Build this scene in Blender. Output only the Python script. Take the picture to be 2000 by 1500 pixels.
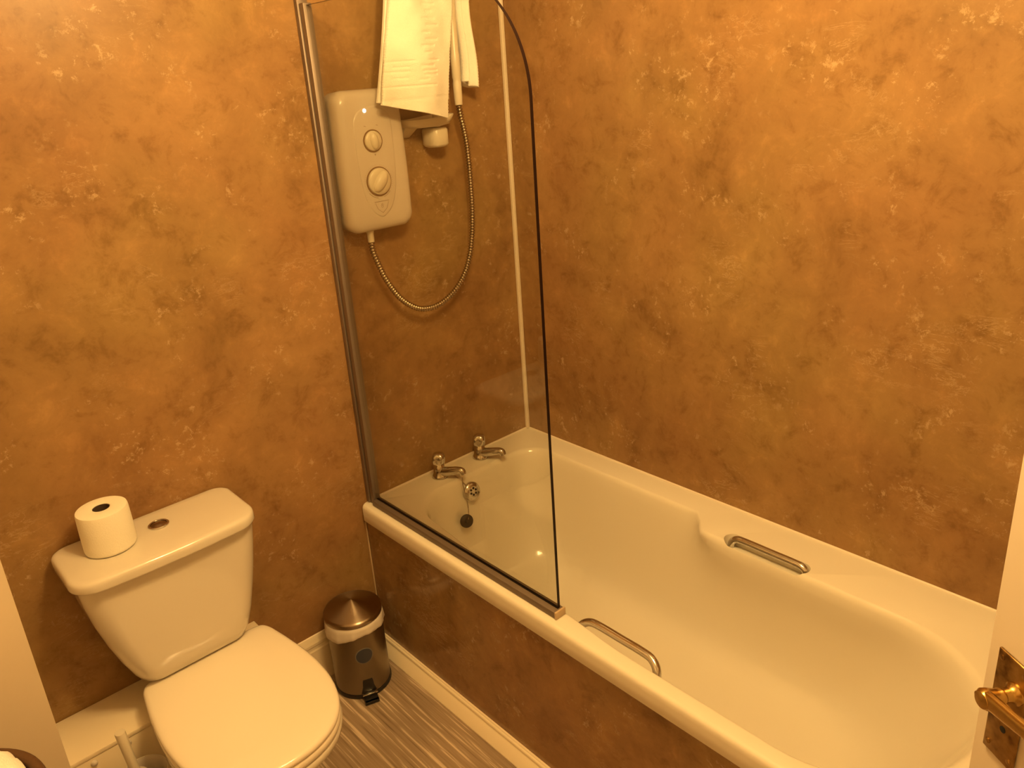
import bpy, bmesh, math, random
from mathutils import Vector, Matrix, noise

random.seed(7)
for o in list(bpy.data.objects):
    bpy.data.objects.remove(o, do_unlink=True)
S = bpy.context.scene
COL = S.collection
PI = math.pi

# ---------------------------------------------------------------- camera
RC = [(0.73567148, -0.67397478, -0.06742004),
      (-0.27683418, -0.20833854, -0.93806071),
      (0.61818307, 0.70876868, -0.33984798)]      # camera right, down, forward in the room
cam_d = bpy.data.cameras.new('camera')
cam = bpy.data.objects.new('camera', cam_d)
COL.objects.link(cam)
r_, d_, f_ = [Vector(v).normalized() for v in RC]
M = Matrix((r_, -d_, -f_)).transposed().to_4x4()
M.translation = Vector((-1.7027669, -1.8726099, 1.7161642))
cam.matrix_world = M
cam_d.sensor_width = 36.0
cam_d.lens = 1527.157 / 2000 * 36.0
cam_d.shift_x = (1000 - 992.28) / 2000
cam_d.shift_y = (696.17 - 750) / 2000
cam_d.clip_start = 0.02
S.camera = cam

# ---------------------------------------------------------------- light and exposure
S.view_settings.view_transform = 'Standard'
S.view_settings.look = 'None'
S.view_settings.gamma = 1.0
S.view_settings.exposure = 0.0
S.view_settings.use_curve_mapping = False

w = bpy.data.worlds.new('world'); S.world = w; w.use_nodes = True
w.node_tree.nodes['Background'].inputs[0].default_value = (1.0, 0.62, 0.28, 1)
w.node_tree.nodes['Background'].inputs[1].default_value = 0.02

LAMP = (1.0, 0.63, 0.225)
LAMP_POS = [(-0.86, -1.12, 2.17), (-1.06, -1.08, 2.17), (-0.98, -1.26, 2.17)]
LAMP_POWER = 25.0
for i, p in enumerate(LAMP_POS):
    ld = bpy.data.lights.new('ceiling_spot_light', 'POINT')
    ld.energy = LAMP_POWER; ld.color = LAMP; ld.shadow_soft_size = 0.04
    lo = bpy.data.objects.new('ceiling_spot_light', ld)
    lo.location = p
    COL.objects.link(lo)

# ---------------------------------------------------------------- helpers
def tag(o, label=None, cat=None, group=None, kind=None):
    if label: o['label'] = label
    if cat: o['category'] = cat
    if group: o['group'] = group
    if kind: o['kind'] = kind
    return o

def thing(name, label, cat, loc=(0, 0, 0), group=None):
    o = bpy.data.objects.new(name, None)
    o.empty_display_size = 0.05
    o.location = loc
    COL.objects.link(o)
    tag(o, label, cat, group)
    return o

def obj(name, bm, mat, parent=None, smooth=True, angle=40, label=None):
    """links a bmesh given in room coordinates as ONE mesh object"""
    bmesh.ops.recalc_face_normals(bm, faces=bm.faces[:])
    me = bpy.data.meshes.new(name)
    bm.to_mesh(me); bm.free()
    mats = mat if isinstance(mat, (list, tuple)) else [mat]
    for m in mats: me.materials.append(m)
    if smooth:
        for p in me.polygons: p.use_smooth = True
        me.set_sharp_from_angle(angle=math.radians(angle))
    o = bpy.data.objects.new(name, me)
    COL.objects.link(o)
    if parent is not None:
        # parents never carry rotation or scale here
        t = Vector(parent.location)
        q = parent.parent
        while q is not None:
            t += Vector(q.location); q = q.parent
        me.transform(Matrix.Translation(-t))
        o.parent = parent
        if parent.type == 'MESH':
            pass
    if label: o['label'] = label
    return o

def add_box(bm, x0, x1, y0, y1, z0, z1, bev=0.0, seg=3):
    vs = [bm.verts.new((x, y, z)) for x in (x0, x1) for y in (y0, y1) for z in (z0, z1)]
    idx = [(0, 1, 3, 2), (4, 6, 7, 5), (0, 4, 5, 1), (2, 3, 7, 6), (0, 2, 6, 4), (1, 5, 7, 3)]
    fs = [bm.faces.new([vs[i] for i in f]) for f in idx]
    if bev > 0:
        es = list({e for f in fs for e in f.edges})
        bmesh.ops.bevel(bm, geom=es, offset=bev, segments=seg, profile=0.5, affect='EDGES')
    return vs

def xform(bm, mat, start=0):
    bm.verts.ensure_lookup_table()
    bmesh.ops.transform(bm, matrix=mat, verts=bm.verts[start:])

def add_loft(bm, loops, cap0=True, cap1=True, closed=True):
    rings = [[bm.verts.new(p) for p in L] for L in loops]
    n = len(rings[0])
    for a, b in zip(rings, rings[1:]):
        for i in range(n if closed else n - 1):
            j = (i + 1) % n
            bm.faces.new((a[i], a[j], b[j], b[i]))
    if cap0: bm.faces.new(rings[0][::-1])
    if cap1: bm.faces.new(rings[-1])
    return rings

def add_lathe(bm, prof, cx, cy, cz=0.0, n=48, axis='z', caps=True):
    """prof: list of (radius, height)"""
    loops = []
    for r, h in prof:
        L = []
        for i in range(n):
            a = 2 * PI * i / n
            c, s = r * math.cos(a), r * math.sin(a)
            if axis == 'z': L.append((cx + c, cy + s, cz + h))
            elif axis == 'y': L.append((cx + c, cy + h, cz + s))
            else: L.append((cx + h, cy + c, cz + s))
        loops.append(L)
    return add_loft(bm, loops, caps, caps)

def frames(pts):
    pts = [Vector(p) for p in pts]
    T = []
    for i in range(len(pts)):
        a = pts[max(0, i - 1)]; b = pts[min(len(pts) - 1, i + 1)]
        T.append((b - a).normalized())
    up = Vector((0, 0, 1)) if abs(T[0].z) < 0.9 else Vector((1, 0, 0))
    N = (up - T[0] * up.dot(T[0])).normalized()
    out = []
    for i, t in enumerate(T):
        N = (N - t * N.dot(t)).normalized()
        out.append((pts[i], t, N, t.cross(N)))
    return out

def add_tube(bm, pts, rad, n=12, caps=True):
    fr = frames(pts)
    loops = []
    for k, (p, t, a, b) in enumerate(fr):
        r = rad[k] if isinstance(rad, (list, tuple)) else rad
        loops.append([p + a * (r * math.cos(2 * PI * i / n)) + b * (r * math.sin(2 * PI * i / n)) for i in range(n)])
    add_loft(bm, loops, caps, caps)

def catmull(pts, sub=8, closed=False):
    pts = [Vector(p) for p in pts]
    n = len(pts); out = []
    rng = range(n) if closed else range(n - 1)
    for i in rng:
        if closed:
            p0, p1, p2, p3 = pts[(i - 1) % n], pts[i], pts[(i + 1) % n], pts[(i + 2) % n]
        else:
            p0, p1, p2, p3 = pts[max(0, i - 1)], pts[i], pts[i + 1], pts[min(n - 1, i + 2)]
        for k in range(sub):
            t = k / sub
            out.append(0.5 * ((2 * p1) + (p2 - p0) * t + (2 * p0 - 5 * p1 + 4 * p2 - p3) * t * t + (3 * p1 - p0 - 3 * p2 + p3) * t ** 3))
    if not closed: out.append(pts[-1])
    return out

def lerp(a, b, t): return a + (b - a) * t
def smooth01(t):
    t = max(0.0, min(1.0, t)); return t * t * (3 - 2 * t)

def rrect(x0, x1, y0, y1, radii, ka=14, km=24):
    """rounded rectangle, radii = (x1y1, x0y1, x0y0, x1y0), counter-clockwise, constant point count"""
    r = radii if isinstance(radii, (list, tuple)) else [radii] * 4
    cs = [(x1 - r[0], y1 - r[0], 0, r[0]), (x0 + r[1], y1 - r[1], PI / 2, r[1]),
          (x0 + r[2], y0 + r[2], PI, r[2]), (x1 - r[3], y0 + r[3], 1.5 * PI, r[3])]
    out = []
    for q in range(4):
        cx, cy, a0, rr = cs[q]
        for k in range(ka + 1):
            a = a0 + PI / 2 * k / ka
            out.append((cx + rr * math.cos(a), cy + rr * math.sin(a)))
        nx, ny, na, nr = cs[(q + 1) % 4]
        ax, ay = out[-1]
        bx, by = nx + nr * math.cos(na), ny + nr * math.sin(na)
        for k in range(1, km):
            t = k / km
            out.append((lerp(ax, bx, t), lerp(ay, by, t)))
    return out

def evaluated_copy(o):
    dg = bpy.context.evaluated_depsgraph_get()
    return bpy.data.meshes.new_from_object(o.evaluated_get(dg))

# ---------------------------------------------------------------- materials
def newmat(name):
    m = bpy.data.materials.new(name); m.use_nodes = True
    nt = m.node_tree
    return m, nt, nt.nodes['Principled BSDF'], nt.nodes, nt.links

def plain(name, col, rough=0.4, metal=0.0, coat=0.0, bump=0.0, bscale=200.0, spec=0.5, sheen=0.0, var=0.0):
    m, nt, b, N, L = newmat(name)
    b.inputs['Base Color'].default_value = (*col, 1)
    b.inputs['Roughness'].default_value = rough
    b.inputs['Metallic'].default_value = metal
    b.inputs['Coat Weight'].default_value = coat
    b.inputs['Coat Roughness'].default_value = 0.05
    b.inputs['Specular IOR Level'].default_value = spec
    b.inputs['Sheen Weight'].default_value = sheen
    tc = N.new('ShaderNodeTexCoord')
    nz = N.new('ShaderNodeTexNoise'); nz.inputs['Scale'].default_value = bscale
    nz.inputs['Detail'].default_value = 4
    L.new(tc.outputs['Object'], nz.inputs['Vector'])
    if bump > 0:
        bp = N.new('ShaderNodeBump'); bp.inputs['Strength'].default_value = bump
        bp.inputs['Distance'].default_value = 0.002
        L.new(nz.outputs['Fac'], bp.inputs['Height']); L.new(bp.outputs['Normal'], b.inputs['Normal'])
    if var > 0:
        mx = N.new('ShaderNodeMix'); mx.data_type = 'RGBA'
        mx.inputs[6].default_value = (*[c * (1 - var) for c in col], 1)
        mx.inputs[7].default_value = (*[min(1, c * (1 + var)) for c in col], 1)
        n2 = N.new('ShaderNodeTexNoise'); n2.inputs['Scale'].default_value = 6; n2.inputs['Detail'].default_value = 6
        L.new(tc.outputs['Object'], n2.inputs['Vector'])
        L.new(n2.outputs['Fac'], mx.inputs[0]); L.new(mx.outputs[2], b.inputs['Base Color'])
    return m

def ramp(N, stops):
    r = N.new('ShaderNodeValToRGB')
    e = r.color_ramp.elements
    while len(e) > 1: e.remove(e[0])
    e[0].position = stops[0][0]; e[0].color = (*stops[0][1], 1)
    for p, c in stops[1:]:
        k = e.new(p); k.color = (*c, 1)
    return r

def wall_panel_mat(name, k=1.0, rough=.22, spec=.4):
    """printed marble-effect wet-wall panel: soft tan clouds, darker blotches, small pale flecks and streaks"""
    m, nt, b, N, L = newmat(name)
    tc = N.new('ShaderNodeTexCoord')
    def noise_(scale, detail, rough=0.55, dist=0.0, off=(0, 0, 0), stretch=(1, 1, 1)):
        mp = N.new('ShaderNodeMapping'); mp.inputs['Location'].default_value = off
        mp.inputs['Scale'].default_value = stretch
        L.new(tc.outputs['Object'], mp.inputs['Vector'])
        n = N.new('ShaderNodeTexNoise'); n.inputs['Scale'].default_value = scale
        n.inputs['Detail'].default_value = detail; n.inputs['Roughness'].default_value = rough
        n.inputs['Distortion'].default_value = dist
        L.new(mp.outputs['Vector'], n.inputs['Vector'])
        return n
    n1 = noise_(3.6, 9, 0.66, 0.4)
    c1 = ramp(N, [(0.30, (0.335 * k, 0.182 * k, 0.070 * k)), (0.45, (0.43 * k, 0.242 * k, 0.098 * k)),
                  (0.58, (0.49 * k, 0.284 * k, 0.116 * k)), (0.75, (0.57 * k, 0.345 * k, 0.145 * k))])
    L.new(n1.outputs['Fac'], c1.inputs['Fac'])
    # olive / reddish drift
    n2 = noise_(2.1, 4, 0.5, 0.4, (3.1, 7.7, 1.3))
    c2 = ramp(N, [(0.35, (0.95, 1.01, 0.95)), (0.5, (1, 1, 1)), (0.66, (1.03, 0.98, 1.0))])
    L.new(n2.outputs['Fac'], c2.inputs['Fac'])
    mul = N.new('ShaderNodeMix'); mul.data_type = 'RGBA'; mul.blend_type = 'MULTIPLY'; mul.inputs[0].default_value = 1
    L.new(c1.outputs['Color'], mul.inputs[6]); L.new(c2.outputs['Color'], mul.inputs[7])
    # crumbly mid-scale mottling
    n3 = noise_(15, 11, 0.70, 0.35, (1.7, 0.3, 4.4))
    c3 = ramp(N, [(0.30, (0.70, 0.66, 0.58)), (0.41, (0.88, 0.86, 0.83)), (0.47, (0.98, 0.98, 0.98)), (0.56, (1.02, 1.02, 1.02)), (0.68, (1.20, 1.20, 1.20))])
    L.new(n3.outputs['Fac'], c3.inputs['Fac'])
    mul2 = N.new('ShaderNodeMix'); mul2.data_type = 'RGBA'; mul2.blend_type = 'MULTIPLY'; mul2.inputs[0].default_value = 1
    L.new(mul.outputs[2], mul2.inputs[6]); L.new(c3.outputs['Color'], mul2.inputs[7])
    # pale flecks, clustered
    n4 = noise_(42, 9, 0.78, 0.25, (0.2, 5.1, 2.2), (1, 1, 1.0))
    f4 = ramp(N, [(0.555, (0, 0, 0)), (0.62, (1, 1, 1))])
    n5 = noise_(6.5, 3, 0.5, 0.8, (9.2, 1.1, 0.4))
    f5 = ramp(N, [(0.50, (0, 0, 0)), (0.62, (1, 1, 1))])
    L.new(n4.outputs['Fac'], f4.inputs['Fac']); L.new(n5.outputs['Fac'], f5.inputs['Fac'])
    mm = N.new('ShaderNodeMath'); mm.operation = 'MULTIPLY'
    L.new(f4.outputs['Color'], mm.inputs[0]); L.new(f5.outputs['Color'], mm.inputs[1])
    # slanting streaks made of crumbs
    n6 = noise_(7.0, 9, 0.72, 0.6, (2.2, 8.1, 6.6), (1.0, 1.0, 3.0))
    f6 = ramp(N, [(0.484, (0, 0, 0)), (0.495, (1, 1, 1)), (0.506, (0, 0, 0))])
    n7 = noise_(4.2, 2, 0.5, 0.3, (5.5, 2.4, 9.1))
    f7 = ramp(N, [(0.57, (0, 0, 0)), (0.67, (1, 1, 1))])
    L.new(n6.outputs['Fac'], f6.inputs['Fac']); L.new(n7.outputs['Fac'], f7.inputs['Fac'])
    mm2 = N.new('ShaderNodeMath'); mm2.operation = 'MULTIPLY'
    L.new(f6.outputs['Color'], mm2.inputs[0]); L.new(f7.outputs['Color'], mm2.inputs[1])
    ad = N.new('ShaderNodeMath'); ad.operation = 'MAXIMUM'
    L.new(mm.outputs[0], ad.inputs[0]); L.new(mm2.outputs[0], ad.inputs[1])
    sc = N.new('ShaderNodeMath'); sc.operation = 'MULTIPLY'; sc.inputs[1].default_value = 0.56
    L.new(ad.outputs[0], sc.inputs[0])
    mx = N.new('ShaderNodeMix'); mx.data_type = 'RGBA'
    L.new(sc.outputs[0], mx.inputs[0]); L.new(mul2.outputs[2], mx.inputs[6])
    mx.inputs[7].default_value = (0.86 * k, 0.62 * k, 0.36 * k, 1)
    L.new(mx.outputs[2], b.inputs['Base Color'])
    b.inputs['Roughness'].default_value = rough
    b.inputs['Specular IOR Level'].default_value = spec
    return m

def floor_mat():
    m, nt, b, N, L = newmat('striped_vinyl')
    tc = N.new('ShaderNodeTexCoord')
    mp = N.new('ShaderNodeMapping'); mp.inputs['Scale'].default_value = (95, 2.6, 1)
    L.new(tc.outputs['Object'], mp.inputs['Vector'])
    n = N.new('ShaderNodeTexNoise'); n.inputs['Scale'].default_value = 1.0; n.inputs['Detail'].default_value = 3
    n.inputs['Roughness'].default_value = 0.65
    L.new(mp.outputs['Vector'], n.inputs['Vector'])
    c = ramp(N, [(0.30, (0.17, 0.115, 0.075)), (0.42, (0.31, 0.225, 0.15)), (0.55, (0.35, 0.26, 0.18)), (0.60, (0.58, 0.46, 0.34)), (0.70, (0.66, 0.54, 0.41))])
    L.new(n.outputs['Fac'], c.inputs['Fac'])
    n2 = N.new('ShaderNodeTexNoise'); n2.inputs['Scale'].default_value = 5
    L.new(tc.outputs['Object'], n2.inputs['Vector'])
    c2 = ramp(N, [(0.3, (0.85, 0.85, 0.85)), (0.7, (1.1, 1.1, 1.1))])
    L.new(n2.outputs['Fac'], c2.inputs['Fac'])
    mul = N.new('ShaderNodeMix'); mul.data_type = 'RGBA'; mul.blend_type = 'MULTIPLY'; mul.inputs[0].default_value = 1
    L.new(c.outputs['Color'], mul.inputs[6]); L.new(c2.outputs['Color'], mul.inputs[7])
    L.new(mul.outputs[2], b.inputs['Base Color'])
    b.inputs['Roughness'].default_value = 0.5
    return m

def glass_mat():
    m, nt, b, N, L = newmat('clear_screen_glass')
    N.remove(b)
    out = N['Material Output']
    tr = N.new('ShaderNodeBsdfTransparent'); tr.inputs['Color'].default_value = (0.93, 0.93, 0.90, 1)
    gl = N.new('ShaderNodeBsdfGlossy'); gl.inputs['Roughness'].default_value = 0.0
    fr = N.new('ShaderNodeFresnel')
    ge = N.new('ShaderNodeNewGeometry')
    ir = N.new('ShaderNodeMapRange'); ir.inputs['To Min'].default_value = 1.45; ir.inputs['To Max'].default_value = 1 / 1.45
    L.new(ge.outputs['Backfacing'], ir.inputs['Value']); L.new(ir.outputs[0], fr.inputs['IOR'])
    mx = N.new('ShaderNodeMixShader')
    L.new(fr.outputs[0], mx.inputs[0]); L.new(tr.outputs[0], mx.inputs[1]); L.new(gl.outputs[0], mx.inputs[2])
    L.new(mx.outputs[0], out.inputs['Surface'])
    return m

def towel_mat():
    m, nt, b, N, L = newmat('white_terry')
    b.inputs['Base Color'].default_value = (0.95, 0.95, 0.90, 1)
    b.inputs['Roughness'].default_value = 0.95
    b.inputs['Sheen Weight'].default_value = 0.3
    tc = N.new('ShaderNodeTexCoord')
    v = N.new('ShaderNodeTexVoronoi'); v.inputs['Scale'].default_value = 420
    L.new(tc.outputs['Object'], v.inputs['Vector'])
    bp = N.new('ShaderNodeBump'); bp.inputs['Strength'].default_value = 0.5; bp.inputs['Distance'].default_value = 0.0015
    L.new(v.outputs['Distance'], bp.inputs['Height']); L.new(bp.outputs['Normal'], b.inputs['Normal'])
    return m

def brushed(name, col, rough):
    m, nt, b, N, L = newmat(name)
    b.inputs['Base Color'].default_value = (*col, 1)
    b.inputs['Metallic'].default_value = 1
    tc = N.new('ShaderNodeTexCoord')
    mp = N.new('ShaderNodeMapping'); mp.inputs['Scale'].default_value = (30, 30, 900)
    L.new(tc.outputs['Object'], mp.inputs['Vector'])
    n = N.new('ShaderNodeTexNoise'); n.inputs['Scale'].default_value = 1.0
    L.new(mp.outputs['Vector'], n.inputs['Vector'])
    mr = N.new('ShaderNodeMapRange'); mr.inputs['To Min'].default_value = rough * 0.75; mr.inputs['To Max'].default_value = rough * 1.3
    L.new(n.outputs['Fac'], mr.inputs['Value']); L.new(mr.outputs[0], b.inputs['Roughness'])
    return m

def spun_steel():
    m, nt, b, N, L = newmat('spun_steel_lid')
    b.inputs['Base Color'].default_value = (0.36, 0.29, 0.22, 1)
    b.inputs['Metallic'].default_value = 1
    b.inputs['Roughness'].default_value = 0.30
    b.inputs['Anisotropic'].default_value = 0.85
    b.inputs['Anisotropic Rotation'].default_value = 0.25
    t = N.new('ShaderNodeTangent'); t.direction_type = 'RADIAL'; t.axis = 'Z'
    L.new(t.outputs[0], b.inputs['Tangent'])
    return m

def brass_mat():
    m, nt, b, N, L = newmat('worn_brass')
    tc = N.new('ShaderNodeTexCoord')
    n = N.new('ShaderNodeTexNoise'); n.inputs['Scale'].default_value = 60; n.inputs['Detail'].default_value = 6
    L.new(tc.outputs['Object'], n.inputs['Vector'])
    c = ramp(N, [(0.30, (0.15, 0.08, 0.03)), (0.45, (0.30, 0.18, 0.065)), (0.65, (0.42, 0.27, 0.10))])
    L.new(n.outputs['Fac'], c.inputs['Fac']); L.new(c.outputs['Color'], b.inputs['Base Color'])
    b.inputs['Metallic'].default_value = 1; b.inputs['Roughness'].default_value = 0.36
    return m

def emit(name, col, s):
    m, nt, b, N, L = newmat(name)
    b.inputs['Base Color'].default_value = (*col, 1)
    b.inputs['Emission Color'].default_value = (*col, 1)
    b.inputs['Emission Strength'].default_value = s
    return m

M_WALL = wall_panel_mat('marble_effect_panel', 0.645, 0.36, 0.24)
M_BATHPANEL = wall_panel_mat('marble_effect_bath_panel', 0.62, 0.14, 0.45)
M_FLOOR = floor_mat()
M_PAINT = plain('cream_paint', (0.74, 0.63, 0.48), 0.55, bump=0.05, bscale=120, var=0.03)
M_CEIL = plain('ceiling_paint', (0.75, 0.71, 0.62), 0.8, var=0.02)
M_GLOSS = plain('cream_gloss_paint', (0.88, 0.77, 0.58), 0.3, bump=0.04, bscale=60, var=0.02)
M_DOOR = plain('cream_door_paint', (0.66, 0.58, 0.47), 0.35, bump=0.05, bscale=40, var=0.02)
M_ACRYL = plain('white_acrylic', (0.76, 0.71, 0.60), 0.13, spec=0.5)
M_CERAM = plain('white_glazed_ceramic', (0.68, 0.63, 0.54), 0.09, coat=0.3)
M_SEAT = plain('white_gloss_seat_plastic', (0.86, 0.79, 0.67), 0.07)
M_PLAST = plain('white_plastic', (0.62, 0.56, 0.49), 0.22)
M_PLAST2 = plain('warm_white_plastic', (0.68, 0.62, 0.50), 0.3)
M_CHROME = plain('chrome', (0.62, 0.60, 0.57), 0.07, metal=1.0)
M_DKCH = plain('dull_chrome', (0.34, 0.27, 0.20), 0.16, metal=1.0)
M_ALU = plain('satin_aluminium', (0.27, 0.22, 0.185), 0.55, metal=0.85)
M_RAIL = plain('dull_grey_rail', (0.17, 0.13, 0.10), 0.5, metal=0.35)
M_ALUDK = plain('dark_gap', (0.03, 0.02, 0.015), 0.6)
M_GLASS = glass_mat()
M_GEDGE = plain('dark_glass_edge', (0.012, 0.005, 0.004), 0.35, spec=0.15)
M_STEEL = brushed('brushed_steel', (0.33, 0.27, 0.21), 0.24)
M_STEELB = brushed('brushed_steel_body', (0.27, 0.23, 0.18), 0.36)
M_SPUN = spun_steel()
M_BLACK = plain('black_plastic', (0.012, 0.010, 0.010), 0.4)
M_RUBBER = plain('black_rubber', (0.018, 0.016, 0.014), 0.55)
M_LINER = plain('thin_white_liner', (0.72, 0.66, 0.60), 0.35)
M_PAPER = plain('white_tissue', (0.84, 0.80, 0.68), 0.95, bump=0.3, bscale=300)
M_CARD = plain('brown_card', (0.06, 0.035, 0.02), 0.9)
M_TOWEL = towel_mat()
M_TAG = plain('white_satin_tag', (0.85, 0.8, 0.7), 0.5)
M_BRASS = brass_mat()
M_BRASS2 = plain('handled_brass', (0.52, 0.34, 0.11), 0.27, metal=1.0, var=0.15)
M_STICK = plain('blue_grey_sticker', (0.045, 0.05, 0.075), 0.3)
M_STICKR = plain('pale_sticker_rim', (0.20, 0.19, 0.17), 0.35)
M_WICK = plain('dark_brown_wicker', (0.10, 0.045, 0.015), 0.6, bump=0.6, bscale=90)
M_LED = emit('white_indicator_light', (0.75, 1.0, 0.95), 2.2)
M_PRINT = plain('grey_print', (0.30, 0.24, 0.18), 0.5)
M_RING = plain('dark_brown_ring', (0.22, 0.13, 0.06), 0.35)  # plain dark brown of the rings round the shower dials
M_SEAL = plain('white_sealant', (0.78, 0.70, 0.58), 0.35)
M_TRIM = plain('tan_edge_strip', (0.50, 0.37, 0.23), 0.4)
M_HOSE = plain('chrome_hose', (0.40, 0.34, 0.27), 0.22, metal=1.0)
M_HOLE = plain('black_hole', (0.004, 0.003, 0.003), 0.9)
M_LAMPG = emit('warm_lamp_glass', (1.0, 0.62, 0.25), 6.0)

# ---------------------------------------------------------------- the room
CEIL = 2.40
FZ = 0.018      # finished floor level
XL, YF = -2.30, -2.60
def struct(name, bm, mat, smooth=False, angle=40):
    o = obj(name, bm, mat, smooth=smooth, angle=angle)
    o['kind'] = 'structure'
    return o

bm = bmesh.new(); add_box(bm, XL - .1, 0.1, YF - .1, 0.1, -0.05, FZ); struct('floor', bm, M_FLOOR)
bm = bmesh.new(); add_box(bm, XL - .1, 0.1, YF - .1, 0.1, CEIL, CEIL + .05); struct('ceiling', bm, M_CEIL)
bm = bmesh.new(); add_box(bm, XL - .1, 0.1, 0.0, 0.1, 0, CEIL); struct('wall_back', bm, M_WALL)
bm = bmesh.new(); add_box(bm, 0.0, 0.1, YF - .1, 0.0, 0, CEIL); struct('wall_right', bm, M_WALL)
bm = bmesh.new(); add_box(bm, XL - .1, 0.0, YF - .1, YF, 0, CEIL); struct('wall_front', bm, M_PAINT)
# painted left wall with its projecting end beside the toilet (an L in plan)
bm = bmesh.new()
plan = [(XL - .1, YF), (XL, YF), (XL, -0.20), (-1.598, -0.20), (-1.598, 0.0), (XL - .1, 0.0)]
add_loft(bm, [[(x, y, 0) for x, y in plan], [(x, y, CEIL) for x, y in plan]])
struct('wall_left', bm, M_PAINT)

def strip(bm, prof, a, b, side):
    """profile (offset from wall, z) swept from a to b; side = unit vector away from the wall"""
    L0 = [(a[0] + side[0] * u, a[1] + side[1] * u, a[2] + v) for u, v in prof]
    L1 = [(b[0] + side[0] * u, b[1] + side[1] * u, b[2] + v) for u, v in prof]
    add_loft(bm, [L0, L1])

# skirting on the toilet wall, between the pipe box and the bath
bm = bmesh.new()
prof = [(0, FZ), (.0095, FZ), (.0095, .132), (.0075, .137), (.0075, .146), (.0095, .150), (.0095, .158), (.007, .166), (.005, .174), (.003, .180), (0, .182)]
strip(bm, prof, (-1.079, 0, 0), (-0.7245, 0, 0), (0, -1)); struct('baseboard_back', bm, M_GLOSS)
# corner strip between the two wet-wall panels
bm = bmesh.new(); add_box(bm, -0.013, -0.0005, -0.013, -0.0005, 0.534, CEIL - .002, .003, 2); struct('trim_1', bm, M_SEAL)
# sealing bead along both walls on top of the bath
RZ = 0.530
qp = [(0, 0)] + [(0.0045 * math.cos(a), 0.0045 * math.sin(a)) for a in [PI / 2 * k / 6 for k in range(7)]]
bm = bmesh.new(); strip(bm, qp, (-0.640, -.0004, RZ + .0001), (-0.0004, -.0004, RZ + .0001), (0, -1)); struct('trim_2', bm, M_SEAL, True)
bm = bmesh.new(); strip(bm, qp, (-.0004, -.0004, RZ + .0001), (-.0004, -1.695, RZ + .0001), (-1, 0)); struct('trim_3', bm, M_SEAL, True)
# thin upright strip where the bath panel meets the wall
bm = bmesh.new(); add_box(bm, -0.6950, -0.6905, -0.006, -0.0005, 0.075, 0.468, .001, 2); struct('trim_4', bm, M_TRIM)

# ---------------------------------------------------------------- boxed-in pipe ledge
LZ = 0.330
box = thing('pipe_boxing', 'low cream painted ledge boxing in the pipes behind the toilet', 'pipe boxing', (-1.34, -0.083, 0))
bm = bmesh.new(); add_box(bm, -1.5975, -1.079, -0.1645, -0.0005, FZ, LZ - .0125, .0015, 2)
obj('front_board', bm, M_GLOSS, box, angle=30)
bm = bmesh.new(); add_box(bm, -1.5975, -1.079, -0.166, -0.0005, LZ - .012, LZ, .002, 2)
obj('top_board', bm, M_GLOSS, box, angle=30)
for x, z in ((-1.476, .306), (-1.551, .303), (-1.30, .306)):
    bm = bmesh.new()
    add_lathe(bm, [(0.0075, 0), (0.0075, -.002), (0.0066, -.0045), (0.004, -.0062), (0.0005, -.0068)], x, -0.1647, z, 20, 'y')
    obj('screw_cap', bm, M_PLAST, box)

# ---------------------------------------------------------------- bathtub
RZ = 0.530
bath = thing('bathtub', 'cream-white built-in bath with grip rails, taps and a marble-effect side panel', 'bath', (-0.35, -0.85, 0))
def shiftR(y, w=.075): return -0.072 * smooth01((-0.765 + (w - .075) * .4 - y) / w)
def shiftL(y): return 0.046 * (1 - smooth01((-0.06 - y) / 0.60)) - 0.016 * smooth01((-0.75 - y) / 0.25)
def bath_loop(z, ins, it, ifo, rad, wsh=1.0, wl=1.0):
    wd = .07 + 2.4 * max(0, RZ - .012 - z)
    pts = rrect(-0.648 + ins, -0.076 - ins, -1.600 + ifo, -0.098 - it, rad, 14, 40)
    out = []
    for x, y in pts:
        t = smooth01((x + 0.35) / 0.15); u = smooth01((-0.35 - x) / 0.15)
        out.append((x + shiftR(y, wd) * t * wsh + shiftL(y) * u * wl, y, z))
    return out
R4 = (0.085, 0.125, 0.26, 0.24)
spec = [  # z, inset sides, inset tap end, inset foot end, radii, bulge weight
    (RZ - .000, .000, .000, .000, R4, 1.0),
    (RZ - .0015, .004, .004, .004, R4, 1.0),
    (RZ - .006, .008, .009, .009, R4, 1.0),
    (RZ - .016, .012, .014, .016, R4, 1.0),
    (RZ - .045, .016, .019, .030, R4, .92),
    (RZ - .10, .021, .025, .055, R4, .62),
    (RZ - .17, .029, .034, .090, (.09, .13, .25, .24), .34),
    (RZ - .25, .039, .048, .135, (.10, .13, .24, .23), .15),
    (RZ - .31, .050, .066, .180, (.11, .13, .22, .22), .05),
    (RZ - .345, .064, .088, .225, (.12, .13, .2, .2), 0),
    (RZ - .365, .084, .118, .275, (.11, .12, .18, .18), 0),
    (RZ - .375, .110, .155, .330, (.10, .10, .15, .15), 0),
    (RZ - .379, .150, .21, .42, (.08, .08, .11, .11), 0),
    (RZ - .381, .200, .30, .55, (.05, .05, .06, .06), 0)]
loops = [bath_loop(z, a, b_, c, r, ws, ws) for z, a, b_, c, r, ws in spec]
def outer(z, ins, rad=.012):
    top = z > RZ - .005
    return [(x, y, RZ if (top and (x > -.02 or (y > -.02 and x > -.66))) else z) for x, y in rrect(-0.700 + ins, -0.0006 - ins * .06, -1.698 + ins, -0.0006 - ins * .06, [.004, rad, rad, .004], 14, 40)]
out = [outer(RZ, .012), outer(RZ - .0015, .0065), outer(RZ - .005, .0028), outer(RZ - .010, .0008), outer(RZ - .018, 0), outer(RZ - .030, 0),
       outer(RZ - .052, 0), outer(RZ - .0545, .002), outer(RZ - .055, .016), outer(0.12, .06)]
bm = bmesh.new()
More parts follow.
